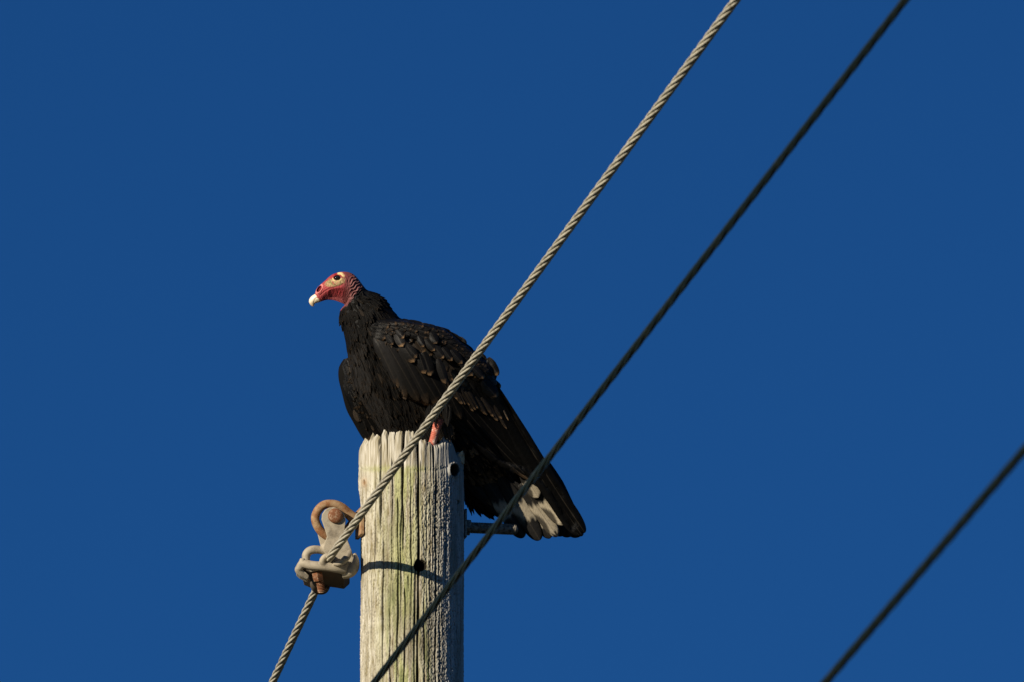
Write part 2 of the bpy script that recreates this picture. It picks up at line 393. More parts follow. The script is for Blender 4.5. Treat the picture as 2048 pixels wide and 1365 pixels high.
# the forged eye
ep = [(723, 1042, 30), (708, 1037, 34), (696, 1027, 38), (683, 1015, 42), (667, 1009, 45), (649, 1010, 47), (636, 1021, 48), (630.5, 1037, 48), (635, 1053, 47),
      (646, 1067, 45), (662, 1075, 41), (680, 1071, 37), (695, 1059, 33), (707, 1047, 31), (720, 1043, 30)]
e = catmull(ep, 110); e[:, 2] += 52; er = np.interp(np.linspace(0, 14, 110), [0, 1, 2, 3, 5, 9, 12, 13, 14], [11, 11.5, 10, 9, 8.6, 8.6, 8.6, 10, 11])
V_, F_2 = tube(P(e[:, 0], e[:, 1], e[:, 2]), er / 1000, 20); V_ = V_ + rng.normal(0, .00012, V_.shape)
mesh('eye', V_, F_2, M_rust, bo)

# ------------------------------------------------------------------ cables
def strand_points(p0, p1, ext0, ext1):
    """horizontal line through two photo points; p0=(px,py,t), p1=(px,py)"""
    A = P(*p0); o, d = ray(*p1); d = np.array(d); s = (A[2] - CAM[2]) / d[2]; B = CAM + d * s
    u = (B - A); u /= np.linalg.norm(u); return A - u * ext0, B + u * ext1
def lay(name, path, dia, pitch, hand, material, nstr=6, spt=18, seg=7, wob=0):
    path = np.asarray(path); seglen = np.linalg.norm(np.diff(path, axis=0), axis=1); L = np.concatenate([[0], np.cumsum(seglen)])
    n = int(L[-1] / pitch * spt); s = np.linspace(0, L[-1], n)
    pp = np.stack([np.interp(s, L, path[:, k]) for k in range(3)], -1)
    tan = np.gradient(pp, axis=0); tan /= np.linalg.norm(tan, axis=1)[:, None]
    up = np.array([0, 0, 1.0]); a = np.cross(tan, up); a /= np.linalg.norm(a, axis=1)[:, None]; b = np.cross(a, tan)
    mb = MB(); rs = dia / (2 * (1 + 1 / math.sin(math.pi / nstr))) if nstr > 2 else dia / 4
    hr = dia / 2 - rs
    for k in range(nstr):
        ph = hand * 2 * np.pi * s / pitch + 2 * np.pi * k / nstr
        q = pp + hr * (a * np.cos(ph)[:, None] + b * np.sin(ph)[:, None])
        tube(q, rs * .90, seg, mb=mb)
    if nstr > 3: tube(pp, hr * .7, 6, mb=mb)
    return mb.build(name, material)
A1, B1 = strand_points((662, 1112, 145), (1471.5, 0), 0, 26)
u1 = (B1 - A1) / np.linalg.norm(B1 - A1)
# through the clamp trough, then away beyond the pole
o_, d_ = ray(632, 1180); dd = np.array(d_); C1 = CAM + dd * ((A1[2] - .004 - CAM[2]) / dd[2])
o_, d_ = ray(545, 1365); dd = np.array(d_); D1 = CAM + dd * ((A1[2] - .002 - CAM[2]) / dd[2])
u2 = (D1 - C1) / np.linalg.norm(D1 - C1)
pth = [B1, A1 + u1 * .03, A1, A1 * .5 + C1 * .5, C1, D1, D1 + u2 * 28]
pc = np.array(pth)
wire = lay('steel_guy_wire', pc, .0172, .272, -1, M_strand)
tag(wire, 'pale galvanised twisted steel wire running through the clamp and across the vulture', 'wire')
print('dist clamp', np.linalg.norm(C1 - A1), u1, u2)
def sagged(a, b, n=60, sag=.0):
    f = np.linspace(0, 1, n)[:, None]; p = a * (1 - f) + b * f; p[:, 2] -= sag * 4 * (f * (1 - f))[:, 0]; return p
A2, B2 = strand_points((749, 1365, 2600), (1810.5, 0), 9, 18)
w2 = lay('overhead_cable', sagged(A2, B2), .0136, .44, 1, M_cable)
tag(w2, 'dark cable crossing in front of the pole and the vulture tail', 'cable', 'dark overhead cables')
A3, B3 = strand_points((1651, 1365, 7000), (2049, 900), 12, 14)
w3 = lay('overhead_cable', sagged(A3, B3), .0134, .44, 1, M_cable)
tag(w3, 'dark cable alone against the sky in the lower right corner', 'cable', 'dark overhead cables')

# ------------------------------------------------------------------ suspension clamp
clampE = tag(empty('wire_clamp', tuple(P(665, 1110, 45))), 'cast metal suspension clamp hanging from the rusty eye and gripping the steel wire', 'clamp')
CT = 56
def plate(mb, poly, t0, t1, tilt=0.0):
    t0 += CT; t1 += CT
    poly = np.asarray(poly, float); n = len(poly)
    a = P(poly[:, 0], poly[:, 1], np.full(n, t0)); b = P(poly[:, 0], poly[:, 1] + tilt * (t1 - t0), np.full(n, t1))
    mb.add(np.concatenate([a, b]), [tuple(range(n))[::-1], tuple(range(n, 2 * n))] + [(i, (i + 1) % n, n + (i + 1) % n, n + i) for i in range(n)])
def blobs(mb, pts, n=40, seg=16):
    """pts: (px,py,t,r) thick sculpted bar"""
    c = catmull(pts, n); tube(P(c[:, 0], c[:, 1], c[:, 2] + CT), np.maximum(c[:, 3], .5) / 1000, seg, mb=mb)
def cast(mb, name, material, parent, vox=.0009, sm=3):
    o = mb.build(name, material, parent)
    r = o.modifiers.new('remesh', 'REMESH'); r.mode = 'VOXEL'; r.voxel_size = vox; r.use_smooth_shade = True
    s = o.modifiers.new('smooth', 'SMOOTH'); s.iterations = sm; s.factor = .5
    return o
# clevis: two cheeks joined below
cl = MB()
plate(cl, [(643, 1040), (644, 1029), (650, 1020), (659, 1015.5), (668, 1015), (680, 1019), (688, 1027), (691.5, 1040), (690, 1055), (689, 1066), (697, 1085), (704, 1104), (706, 1122), (692, 1132), (668, 1124), (652, 1112), (646, 1100), (649, 1086), (654, 1074), (650, 1060)], 56, 66)
plate(cl, [(633, 1060), (640, 1052), (648, 1064), (655, 1076), (655, 1095), (664, 1118), (648, 1112), (641, 1092)], 28, 37)
plate(cl, [(645, 1040), (650, 1020), (668, 1015), (688, 1027), (691, 1045), (688, 1075), (680, 1112), (655, 1112), (650, 1060)], 28, 36)
blobs(cl, [(646, 1096, 40, 9), (656, 1098, 48, 12), (672, 1106, 50, 14), (690, 1118, 46, 12)])
cv = cast(cl, 'clevis', M_zinc, clampE)
rec = MB(); plate(rec, [(661, 1047), (672, 1052), (689, 1053), (689, 1066), (684, 1076), (680, 1080), (668, 1066)], 66, 67.6)
mesh('web', np.concatenate(rec.v), rec.f, M_zinc, cv, smooth=False)
# pin head
pn = MB(); pr = [(0.3, 74), (8, 73.6), (13.4, 72), (15, 69), (15.2, 64), (15, 22), (13, 20), (.3, 20)]
ph = np.arange(36) / 36 * 2 * np.pi
gx_ = np.array([[671 + r * math.cos(a) for a in ph] for r, t in pr]); gy_ = np.array([[1032 + r * math.sin(a) for a in ph] for r, t in pr]); gt_ = np.array([[t] * 36 for r, t in pr])
pn.add(P(gx_, gy_, gt_ + CT), grid_faces(len(pr), 36).tolist()); pn.build('pin', M_rustd, clampE)
# saddle: trough and keeper
sb = MB(); tr = MB()
M_shade_rust = mat('shade_dark_rusted_iron', (.085, .065, .045), .85, 0, noise=(60, (.12, .055, .025), .5, .7), bump=[(500, .4, .001)])  # shade under the clamp painted in as very dark rusty iron
# trough floor running along the wire under it (deep, seen end on)
blobs(tr, [(701, 1122, 24, 11), (697, 1136, -4, 13), (686, 1150, -22, 14), (670, 1155, -40, 13), (652, 1166, -70, 11), (642, 1176, -100, 10)], 50, 20)
blobs(sb, [(668, 1128, 76, 4), (680, 1127, 82, 5.5), (691, 1118, 84, 7), (698, 1109, 80, 6), (699, 1103, 74, 4)], 30)
blobs(sb, [(707, 1108, 58, 5), (710, 1120, 60, 8), (707, 1133, 56, 12), (699, 1142, 52, 14), (684, 1146, 50, 13)], 30)
blobs(sb, [(664, 1117, 70, 7), (655, 1113, 74, 6.5), (648, 1116, 76, 6), (645, 1124, 74, 7), (650, 1132, 68, 9)], 30)
blobs(sb, [(690, 1140, 60, 10), (672, 1135, 66, 11), (652, 1133, 68, 10), (632, 1132, 68, 9), (618, 1130, 66, 9), (606, 1126, 64, 8), (605, 1117, 64, 4.5)], 40)
blobs(sb, [(608, 1122, 62, 8), (600, 1134, 62, 8), (596, 1141, 62, 6.5), (604, 1149, 60, 6), (616, 1156, 58, 5)], 30)
blobs(sb, [(596, 1134, 62, 3.6), (594, 1140, 62, 4.2), (597, 1147, 62, 4)], 10)
plate(tr, [(606, 1138), (640, 1133), (690, 1133), (700, 1136), (688, 1147), (665, 1143.5), (640, 1141.5), (622, 1145)], 62.5, -25, -.364)
plate(sb, [(597, 1133), (603, 1124), (612, 1120), (622, 1125), (632, 1128), (641, 1127), (648, 1116), (656, 1112), (664, 1116), (676, 1122), (688, 1120), (695, 1110), (702, 1112), (706, 1125), (701, 1138), (688, 1146), (665, 1142), (640, 1140), (622, 1144), (612, 1137)], 64, 42, -.364)
plate(sb, [(592, 1136), (600, 1131), (606, 1140), (618, 1151), (614, 1158), (600, 1151), (593, 1145)], 62, 40, -.364)
cast(tr, 'trough', M_shade_rust, clampE, .0009, 3)
sd = cast(sb, 'saddle', M_zinc, clampE, .0009, 3)
ub = MB(); blobs(ub, [(613, 1126, 48, 7.5), (612, 1113, 46, 8.5), (617, 1104, 44, 8.5), (627, 1100, 42, 8.5), (641, 1100.5, 40, 8), (654, 1105, 38, 7.5), (668, 1112, 30, 6), (676, 1126, 16, 6), (672, 1146, 8, 6)], 60, 18)
ub.build('u_bolt', M_zinc, clampE)
nb_ = MB(); blobs(nb_, [(634, 1146, 52, 11), (635, 1152, 52, 11.5), (637, 1160, 50, 11)], 12, 6)
nb_.build('nut', M_rustd, clampE, smooth=False)
tb = MB(); cc = catmull([(638, 1158, 48), (640, 1166, 47), (642, 1175, 45), (643.5, 1184, 42)], 60)
tube(P(cc[:, 0], cc[:, 1], cc[:, 2] + CT), (7.2 + 1.0 * np.sin(np.arange(60) * 2 * np.pi / 6)) / 1000, 18, mb=tb)
tb.build('threaded_stud', M_rustd, clampE)
lw = MB(); blobs(lw, [(626, 1158, 10, 5), (629, 1170, 0, 9), (636, 1178, -20, 11), (647, 1180, -20, 9), (652, 1172, -15, 9)], 30)
blobs(lw, [(640, 1140, 40, 8), (634, 1160, 20, 10), (634, 1172, -30, 11), (633, 1178, -60, 9)], 20)
cast(lw, 'keeper', M_shade_rust, clampE, .0009, 3)

# ------------------------------------------------------------------ turkey vulture
vult = tag(empty('vulture', tuple(P(823, 905, 0))), 'black vulture with a bald red head perched on top of the wooden pole, facing left', 'bird')
ribs = [
 (629.5, 589.5, 640.5, 604.0, 72, 8.6), (631.2, 584, 642.8, 603.2, 72, 9.6), (632.8, 579, 645.5, 602.4, 72, 10.2), (635.5, 575, 648.7, 601.3, 72, 10.6), (639.5, 571.2, 652, 600.5, 72, 11.0),
 (645, 566.2, 656, 600, 72, 11.8), (651.5, 560.6, 660, 600.2, 72, 13.4), (657.5, 554.6, 664.5, 600.5, 72, 15.2), (664.5, 549.6, 669, 601.2, 72, 16.6), (673, 546.2, 674, 602.7, 72, 17.4),
 (682, 544.3, 679, 604.5, 72, 17.8), (690.5, 544, 684, 606.6, 72, 17.6), (699.5, 545.4, 688, 608.7, 71, 17.4), (708, 549.9, 690, 611, 70, 17.6), (715, 556.7, 689, 613, 68, 18), (721, 564.4, 686, 615, 66, 19),
 (727, 572.5, 682, 619, 64, 21), (734, 580, 679.5, 625, 61, 25), (746, 584.5, 679, 633, 58, 30), (758, 591, 680, 643, 55, 36), (768, 600, 683, 652, 52, 43), (777, 611, 686, 661, 49, 50),
 (787, 623, 689, 672, 46, 57), (800, 637, 692, 685, 42, 64), (830, 646, 695, 700, 38, 69), (862, 656, 698, 715, 34, 72), (893, 668, 702, 737, 30, 72), (925, 700, 709, 766, 27, 70), (943, 735, 724, 796, 24, 64),
 (955, 778, 741, 827, 18, 57), (962, 818, 757, 854, 10, 50), (975, 850, 776, 878, 4, 46), (990, 878, 800, 890, -6, 44), (1003, 900, 850, 900, -22, 44), (1015, 925, 905, 935, -45, 44), (1045, 950, 928, 985, -70, 28), (1056, 975, 945, 1006, -78, 16), (1062, 990, 965, 1012, -82, 8), (1066, 1000, 985, 1014, -84, 4)]
NB, MBD = 420, 112
bx, by, bt = loft(ribs, NB, MBD)
rib_s = np.arange(NB)[:, None] / (NB - 1) * (len(ribs) - 1)
cph = np.cos(np.arange(MBD) / MBD * 2 * np.pi)[None]
tuck = np.clip((rib_s - 2) / 5, 0, 1) * np.clip((19 - rib_s) / 4, 0, 1)
tc_ = catmull([r_[4] for r_ in ribs], NB)[:, None] if False else np.interp(rib_s[:, 0], np.arange(len(ribs)), [r_[4] for r_ in ribs])[:, None]
bt = tc_ + (bt - tc_) * (1 - tuck * .8 * np.clip((-cph - .05) / .7, 0, 1))
# face relief in the profile plane (same on both sides of the head)
relief = np.zeros(bx.shape)
def seg_d(px, py, pts):
    best = np.full(px.shape, 1e9)
    for (x0, y0), (x1, y1) in zip(pts[:-1], pts[1:]):
        dx, dy = x1 - x0, y1 - y0; u = np.clip(((px - x0) * dx + (py - y0) * dy) / (dx * dx + dy * dy), 0, 1)
        best = np.minimum(best, np.hypot(px - x0 - u * dx, py - y0 - u * dy))
    return best
gape = [(640.5, 590.5), (648.7, 583.2), (659, 577.6), (669.6, 574.4), (680, 571.2), (686, 568)]
relief -= 1.6 * np.exp(-(seg_d(bx, by, gape) / 1.1) ** 2)
def ell(px, py, cx, cy, a, b, ang):
    c, s = math.cos(ang), math.sin(ang); x = px - cx; y = py - cy
    return np.hypot((x * c + y * s) / a, (-x * s + y * c) / b)
nos = ell(bx, by, 638.2, 578.3, 3.7, 7.2, math.radians(33))
relief -= 7 * np.clip((1.0 - nos) / .35, 0, 1); relief += 1.3 * np.exp(-((nos - 1.35) / .25) ** 2)
eyeq = ell(bx, by, 674.6, 556, 6.6, 5.0, math.radians(-6))
relief -= 2.6 * np.clip((1.1 - eyeq) / .5, 0, 1); relief += 1.2 * np.exp(-((eyeq - 1.3) / .2) ** 2)
relief += 1.3 * np.exp(-(seg_d(bx, by, [(674, 548), (683, 548.2), (686, 552.5)]) / 2.4) ** 2)
relief -= 2.2 * np.clip(1 - ell(bx, by, 696, 563, 2.6, 4, .3), 0, 1)
nzw = vnoise((MBD, NB), 20, 60, 43, 2).T - .5
wr = np.clip((bx - 696) / 8, 0, 1) * np.clip((by - 548) / 8, 0, 1) * (by < 602) * (bx < 728)
relief += wr * 1.5 * np.sin((bx * .62 + by * .78) * 1.02 + 1.5 * np.sin((bx * .8 - by * .6) * .42) + 5 * nzw)
wr2 = np.exp(-(((bx - 655) / 9) ** 2 + ((by - 566) / 8) ** 2)); relief += wr2 * .8 * np.sin(bx * 1.1 + 2 * np.sin(by * .8))
relief += (vnoise((MBD, NB), 50, 200, 91, 2).T - .5) * 1.5 * (bx < 730)
head = np.clip(1 - (np.arange(NB)[:, None] / NB - .40) * 12, 0, 1)
sgn = np.sin(np.arange(MBD) / MBD * 2 * np.pi)[None]
bt = bt + relief * np.sign(sgn) * np.clip(np.abs(sgn) * 3, 0, 1) * head
# plumage lumps on the torso
lump = (vnoise((MBD, NB), 14, 40, 31, 2).T - .5) * 5 * (1 - head) * np.clip(np.abs(sgn) * 2, 0, 1)
bt = bt + lump * np.sign(sgn)
# colours
def C3(*a): return np.array(a)
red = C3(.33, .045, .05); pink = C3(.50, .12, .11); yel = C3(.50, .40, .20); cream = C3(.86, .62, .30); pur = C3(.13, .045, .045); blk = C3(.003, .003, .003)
cc = np.tile(red, bx.shape + (1,)).astype(float)
def mixc(c, m): 
    global cc
    m = np.clip(m, 0, 1)[..., None]; cc = cc * (1 - m) + c * m
nz_ = vnoise((MBD, NB), 60, 220, 41, 2).T
mixc(pink, (nz_ - .4) * 1.6 * np.clip((650 - bx) / 10 + .5, 0, 1))
mixc(pur, np.clip((bx - 682) / 12, 0, 1) * .85 + (nz_ - .5) * .3 * (bx > 680))
mixc(pur, np.clip((by - 588) / 8, 0, 1) * np.clip((bx - 645) / 10, 0, 1) * .6)  # shade under the jaw painted in as darker purple skin
ym = np.clip(1.15 - ell(bx, by, 670, 565, 19, 7.5, math.radians(-12)) + (nz_ - .5) * .5, 0, .4) / .25
mixc(yel, ym * (.55 + .7 * nz_)); mixc(C3(.20, .15, .06), ym * np.clip((nz_ - .48) * 5, 0, .8)); mixc(red, ym * np.clip((.40 - nz_) * 5, 0, .6))
mixc(C3(.22, .2, .07), np.exp(-(seg_d(bx, by, [(659, 558), (661, 566), (664, 569)]) / 1.7) ** 2) * .8)
mixc(C3(.26, .012, .012), np.clip(1.2 - ell(bx, by, 671, 552, 10, 5.2, math.radians(-25)), 0, .3) * 3)
mixc(red, np.clip(1.2 - ell(bx, by, 663, 553, 6, 4, math.radians(-35)), 0, .3) * 3)
mixc(cream, np.exp(-(seg_d(bx, by, [(677, 547), (683, 547.5), (687, 552)]) / 2.6) ** 4))
mixc(cream * .85, np.exp(-((eyeq - 1.35) / .22) ** 2) * (by > 556))
mixc(blk, np.clip((1.12 - eyeq) / .15, 0, 1))
mixc(C3(.16, .03, .03), np.exp(-(seg_d(bx, by, gape) / 1.0) ** 2) * .8)
mixc(C3(.15, .006, .01), np.clip((1.05 - nos) / .2, 0, 1)); mixc(C3(.70, .25, .22), np.exp(-((nos - 1.35) / .2) ** 2))
mixc(C3(.46, .24, .22), np.clip(np.sin((bx * .62 + by * .78) * 1.02 + 1.5 * np.sin((bx * .8 - by * .6) * .42) + 5 * nzw), 0, 1) * wr * .6)
edge = (by - 580) * 1.0 - (731 - bx) * 0.62           # neck feathers start beyond this line
rib_i = np.arange(NB)[:, None] / (NB - 1) * (len(ribs) - 1)
mfe = np.clip((rib_i + (nz_ - .5) * 1.2 - 15.6 - .9 * np.clip((by - 590) / 20, 0, 1)) / .5, 0, 1)
mixc(blk, mfe)
Vb = P(bx, by, bt).reshape(-1, 3); Fb = grid_faces(NB, MBD).tolist() + [list(c) for c in caps(NB, MBD)]
# legs and toes belong to the same body mesh
legs = MB(); legs.add(Vb, Fb); nbv = legs.n
def leg(x0, y0, t0, x1, y1, t1, sgn_):
    c = catmull([(x0, y0, t0, 10), (x0 * .6 + x1 * .4, y0 * .6 + y1 * .4, t0 * .6 + t1 * .4, 8.2), (x0 * .25 + x1 * .75, y0 * .25 + y1 * .75, t1, 7.6), (x1, y1, t1, 8.5)], 60)
    tube(P(c[:, 0], c[:, 1], c[:, 2]), (c[:, 3] + .45 * np.sin(np.arange(len(c)) * 1.9)) / 1000, 16, mb=legs)
    F0 = P(x1, y1, t1)
    for dx, dy, ln in ((-.95, .12, 60), (-.85, .5, 72), (-.4, .9, 60), (.8, .5, 24)):
        k = np.array([0, .25, .5, .75, 1.0]); arch = np.array([0, 2, 1, 2, -1.0])
        pts = np.stack([F0[0] + dx * ln * k / 1000, F0[1] + dy * ln * k / 1000, F0[2] + arch / 1000 - .002], -1)
        pts = catmull(pts, 16); tube(pts, np.interp(np.linspace(0, 1, 16), [0, .5, .85, 1], [6.5, 5.2, 4.6, 2]) / 1000, 10, mb=legs)
leg(878, 838, 88, 863, 893, 80, 1)
leg(815, 850, 10, 806, 893, 10, 1)
Vall = np.concatenate(legs.v)
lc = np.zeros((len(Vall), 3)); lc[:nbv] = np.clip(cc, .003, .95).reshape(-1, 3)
ln_ = len(Vall) - nbv; lp = Vall[nbv:] * 1000; ws = np.clip(np.sin(lp[:, 0] * .55 + 2 * np.sin(lp[:, 2] * .21)) * np.sin(lp[:, 2] * .33 + lp[:, 1] * .4) * 1.6 - .35, 0, .85)[:, None]; lcol = np.array([.50, .14, .095]) * rng.uniform(.8, 1.15, (ln_, 1)); lcol = lcol * (1 - ws) + np.array([.72, .55, .46]) * ws; lc[nbv:] = lcol
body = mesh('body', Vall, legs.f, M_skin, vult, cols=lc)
bvh_body = BVHTree.FromPolygons([Vector(v) for v in Vb], [f for f in Fb if len(f) == 4])

# beak
bribs = [(624.7, 613.4, 626.3, 613.4, 72, 1.2), (621.0, 610.5, 628.2, 612.0, 72, 3.0), (618.3, 606, 628.6, 609.6, 72, 4.6), (618.0, 601.5, 630.5, 607.4, 72, 5.8), (619.8, 596.6, 634, 606.2, 72, 6.8),
         (624, 592, 637.5, 605.2, 72, 7.6), (629.0, 588.8, 640.3, 604.4, 72, 8.3), (631, 587.6, 641.3, 603.9, 72, 8.5)]
n1, m1 = 60, 48; qx, qy, qt = loft(bribs, n1, m1)
sg = np.sin(np.arange(m1) / m1 * 2 * np.pi)[None]
bl = [(640.5, 592), (634, 595), (629.5, 599), (627.8, 605)]
qt = qt + (-1.1 * np.exp(-(seg_d(qx, qy, bl) / .8) ** 2) + .35) * np.sign(sg) * np.clip(np.abs(sg) * 3, 0, 1)
bc = np.tile(C3(.80, .70, .53), qx.shape + (1,)); k = np.exp(-(seg_d(qx, qy, bl) / 1.0) ** 2)[..., None] * .75; bc = bc * (1 - k) + C3(.32, .2, .1) * k
lowm = np.clip((qy - 603) / 8, 0, 1)[..., None] * .6; bc = bc * (1 - lowm) + C3(.58, .34, .18) * lowm
lm = np.clip(((qx - 628) * .6 + (qy - 597) * .8) / 5, 0, 1)[..., None] * .5; bc = bc * (1 - lm) + C3(.62, .48, .26) * lm
mesh('beak', P(qx, qy, qt), grid_faces(n1, m1).tolist() + [list(c) for c in caps(n1, m1)], M_beak, vult, cols=np.clip(bc, 0, 1).reshape(-1, 3))
# eyes
M_eye = mat('eye_gloss', (.012, .007, .005), .06, 0, spec=.9)
for s in (1, -1):
    e_ = MB(); u = np.linspace(.02, np.pi - .02, 20); v = np.arange(28) / 28 * 2 * np.pi
    R5 = 4.6; ex_ = 674.6 + R5 * np.sin(u)[:, None] * np.cos(v); ey_ = 556 + R5 * .92 * np.sin(u)[:, None] * np.sin(v); et_ = 72 + s * (14.4 + 2.0 * np.cos(u)[:, None]) + 0 * v
    e_.add(P(ex_, ey_, et_), grid_faces(20, 28).tolist()); e_.build('eye', M_eye, vult)

# ------- feathers
class Feathers:
    def __init__(s): s.v = []; s.f = []; s.n = 0; s.c = []; s.uv = []; s.fr = []
    def add(s, pts, nu, nv, col, fr, colgrid=None, u=None):
        pts = np.asarray(pts).reshape(-1, 3); s.v.append(pts); s.f += grid_faces(nu, nv, False, s.n).tolist(); s.n += len(pts)
        U, Vv = np.meshgrid(np.linspace(0, 1, nu) if u is None else u, np.linspace(0, 1, nv), indexing='ij')
        s.uv.append(np.stack([U, Vv], -1).reshape(-1, 2)); s.fr.append(np.full(len(pts), fr))
        s.c.append(np.tile(col, (len(pts), 1)) if colgrid is None else colgrid.reshape(-1, 3))
    def build(s, name, m, parent): return mesh(name, np.concatenate(s.v), s.f, m, parent, cols=np.concatenate(s.c), uvs=np.concatenate(s.uv), fr=np.concatenate(s.fr))

def wprof(u, point=.5):
    """width along the feather, rounded tip"""
    rise = np.clip(u / .35, 0, 1) ** .6 * .62 + .38
    return rise * np.sqrt(np.clip(1 - np.clip((u - (1 - point)) / point, 0, 1) ** 2.4, 0, 1))

def feather_px(F, x, y, dx, dy, L, W, t_of, off, lift=3.0, col=(.012, .01, .009), fr=0., bend=0., point=.4, cup=2.5, nu=12, nv=7, rough=.0, colfn=None, tipb=.0):
    """a feather laid over a surface; t_of(px,py) gives the surface depth"""
    n_ = math.hypot(dx, dy); dx /= n_; dy /= n_; u = 1 - (1 - np.linspace(0, 1, nu)) ** 1.7; s = np.linspace(-1, 1, nv)
    ang = bend * u; cx = x + L * (dx * u - dy * bend * u * u * .5); cy = y + L * (dy * u + dx * bend * u * u * .5)
    ux = -(dy + dx * ang); uy = dx - dy * ang
    wv = W / 2 * wprof(u, point); wv[-1] = max(wv[-1], W * .02)
    X = cx[:, None] + ux[:, None] * wv[:, None] * s; Y = cy[:, None] + uy[:, None] * wv[:, None] * s
    # round the tip: edges end sooner than the shaft
    back = (np.abs(s) ** 2) * W * tipb; X = X - dx * back * u[:, None] ** 4; Y = Y - dy * back * u[:, None] ** 4
    if rough: X = X + rng.normal(0, rough, X.shape) * u[:, None]; Y = Y + rng.normal(0, rough, X.shape) * u[:, None]
    T = np.array([[t_of(a, b) for a, b in zip(r1_, r2_)] for r1_, r2_ in zip(X, Y)])
    T = T + off + lift * u[:, None] - cup * s ** 2 * (.4 + .6 * u[:, None])
    cg = None
    if colfn is not None: cg = colfn(u[:, None] + 0 * s, s + 0 * u[:, None])
    F.add(P(X, Y, T), nu, nv, col, fr, cg, u)

def sampler(bvh, default):
    cache = {}
    def f(px, py):
        o, d = ray(px, py); h = bvh.ray_cast(o, d.normalized())
        if h[0] is None:
            # outside the surface: fall back to the nearest surface depth
            q = P(px, py, default); h = bvh.find_nearest(Vector(q))
        rel = np.array(h[0]) - CAM; return (D - rel.dot(F_)) * 1000
    return f

# near wing
wr_ = [(752, 652, 744, 668, 92, 6), (772, 642, 747, 698, 97, 18), (806, 643, 768, 733, 98, 24), (848, 650, 790, 768, 94, 27), (890, 661, 815, 797, 84, 28), (926, 688, 850, 812, 74, 27), (958, 714, 880, 832, 62, 25),
       (981, 733, 900, 848, 52, 22), (992, 762, 925, 868, 40, 18), (1016, 808, 962, 893, 22, 14), (1046, 862, 1003, 922, 4, 11), (1082, 930, 1062, 944, -12, 7), (1118, 982, 1102, 988, -26, 6), (1144, 1026, 1130, 1040, -36, 4), (1154, 1048, 1142, 1060, -40, 2)]
nx_, mx_ = 120, 40
wx, wy, wt = loft(wr_, nx_, mx_)
wing = mesh('wing', P(wx, wy, wt), grid_faces(nx_, mx_).tolist() + [list(c) for c in caps(nx_, mx_)], M_base, vult)
bvh_w = BVHTree.FromPolygons([Vector(v) for v in P(wx, wy, wt).reshape(-1, 3)], grid_faces(nx_, mx_).tolist())
vall = np.concatenate([P(wx, wy, wt).reshape(-1, 3), Vb]); nw = nx_ * mx_
bvh_all = BVHTree.FromPolygons([Vector(v) for v in vall], grid_faces(nx_, mx_).tolist() + [[i + nw for i in f] for f in Fb if len(f) == 4])
tw = sampler(bvh_w, 50); tall = sampler(bvh_all, 40)
def black(v=.010): g = v * rng.uniform(.7, 1.5); g *= .36; return np.array([g * 1.08, g, g * .95])
def brown(v=.03): g = .8 * v * rng.uniform(.7, 1.4); return np.array([g * 1.35, g, g * .72])

# primaries: the long folded quills reaching to the tail tip
Fp = Feathers()
prim = [((890, 812), (1006, 914), 24), ((900, 800), (1030, 930), 25), ((912, 796), (1056, 944), 26), ((925, 792), (1084, 958), 26), ((938, 785), (1106, 978), 27), ((948, 778), (1122, 1000), 28), ((958, 772), (1136, 1026), 29),
        ((966, 768), (1146, 1050), 31), ((974, 764), (1156, 1072), 30), ((980, 764), (1163, 1073), 31), ((988, 770), (1169, 1066), 28)]
prim = [(a, b, W) for a, b, W in prim]
for i, (a, b, W) in enumerate(prim):
    L = math.hypot(b[0] - a[0], b[1] - a[1])
    feather_px(Fp, a[0], a[1], b[0] - a[0] - 16, b[1] - a[1] + 12, L, W, tw, 3 + i * 1.1, 1.5, black(.006), .0, bend=-.12, point=.16, cup=3.5, nu=34, nv=9)
for i, (a, b, W) in enumerate([((884, 822), (1000, 912), 13), ((890, 838), (1062, 958), 12)]):
    L = math.hypot(b[0] - a[0], b[1] - a[1])
    feather_px(Fp, a[0], a[1], b[0] - a[0], b[1] - a[1], L, W, tw, 3 + 2 * i, 1, black(.012), .9 if i == 0 else .25, bend=.04, point=.3, cup=3, nu=26, nv=7)
Fp.build('flight_feathers', M_feather, wing)

# coverts
Fc = Feathers(); poly = []
DX, DY = .60, .80
cand = []
for p in np.arange(-4, 250, 9.5):
    for q in np.arange(-175, 75, 10.5):
        pp = p + rng.uniform(-3.5, 3.5); qq = q + rng.uniform(-3.5, 3.5)
        x = 752 + DX * pp + DY * (-qq); y = 650 + DY * pp + DX * qq
        cand.append((pp, qq, x, y))
def inside(x, y):
    o, d = ray(x, y); return bvh_w.ray_cast(o, d.normalized())[0] is not None
cand = [c for c in cand if inside(c[2], c[3])]
# sort so that the ones nearer the tail lie lowest
cand.sort(key=lambda c: -c[0])
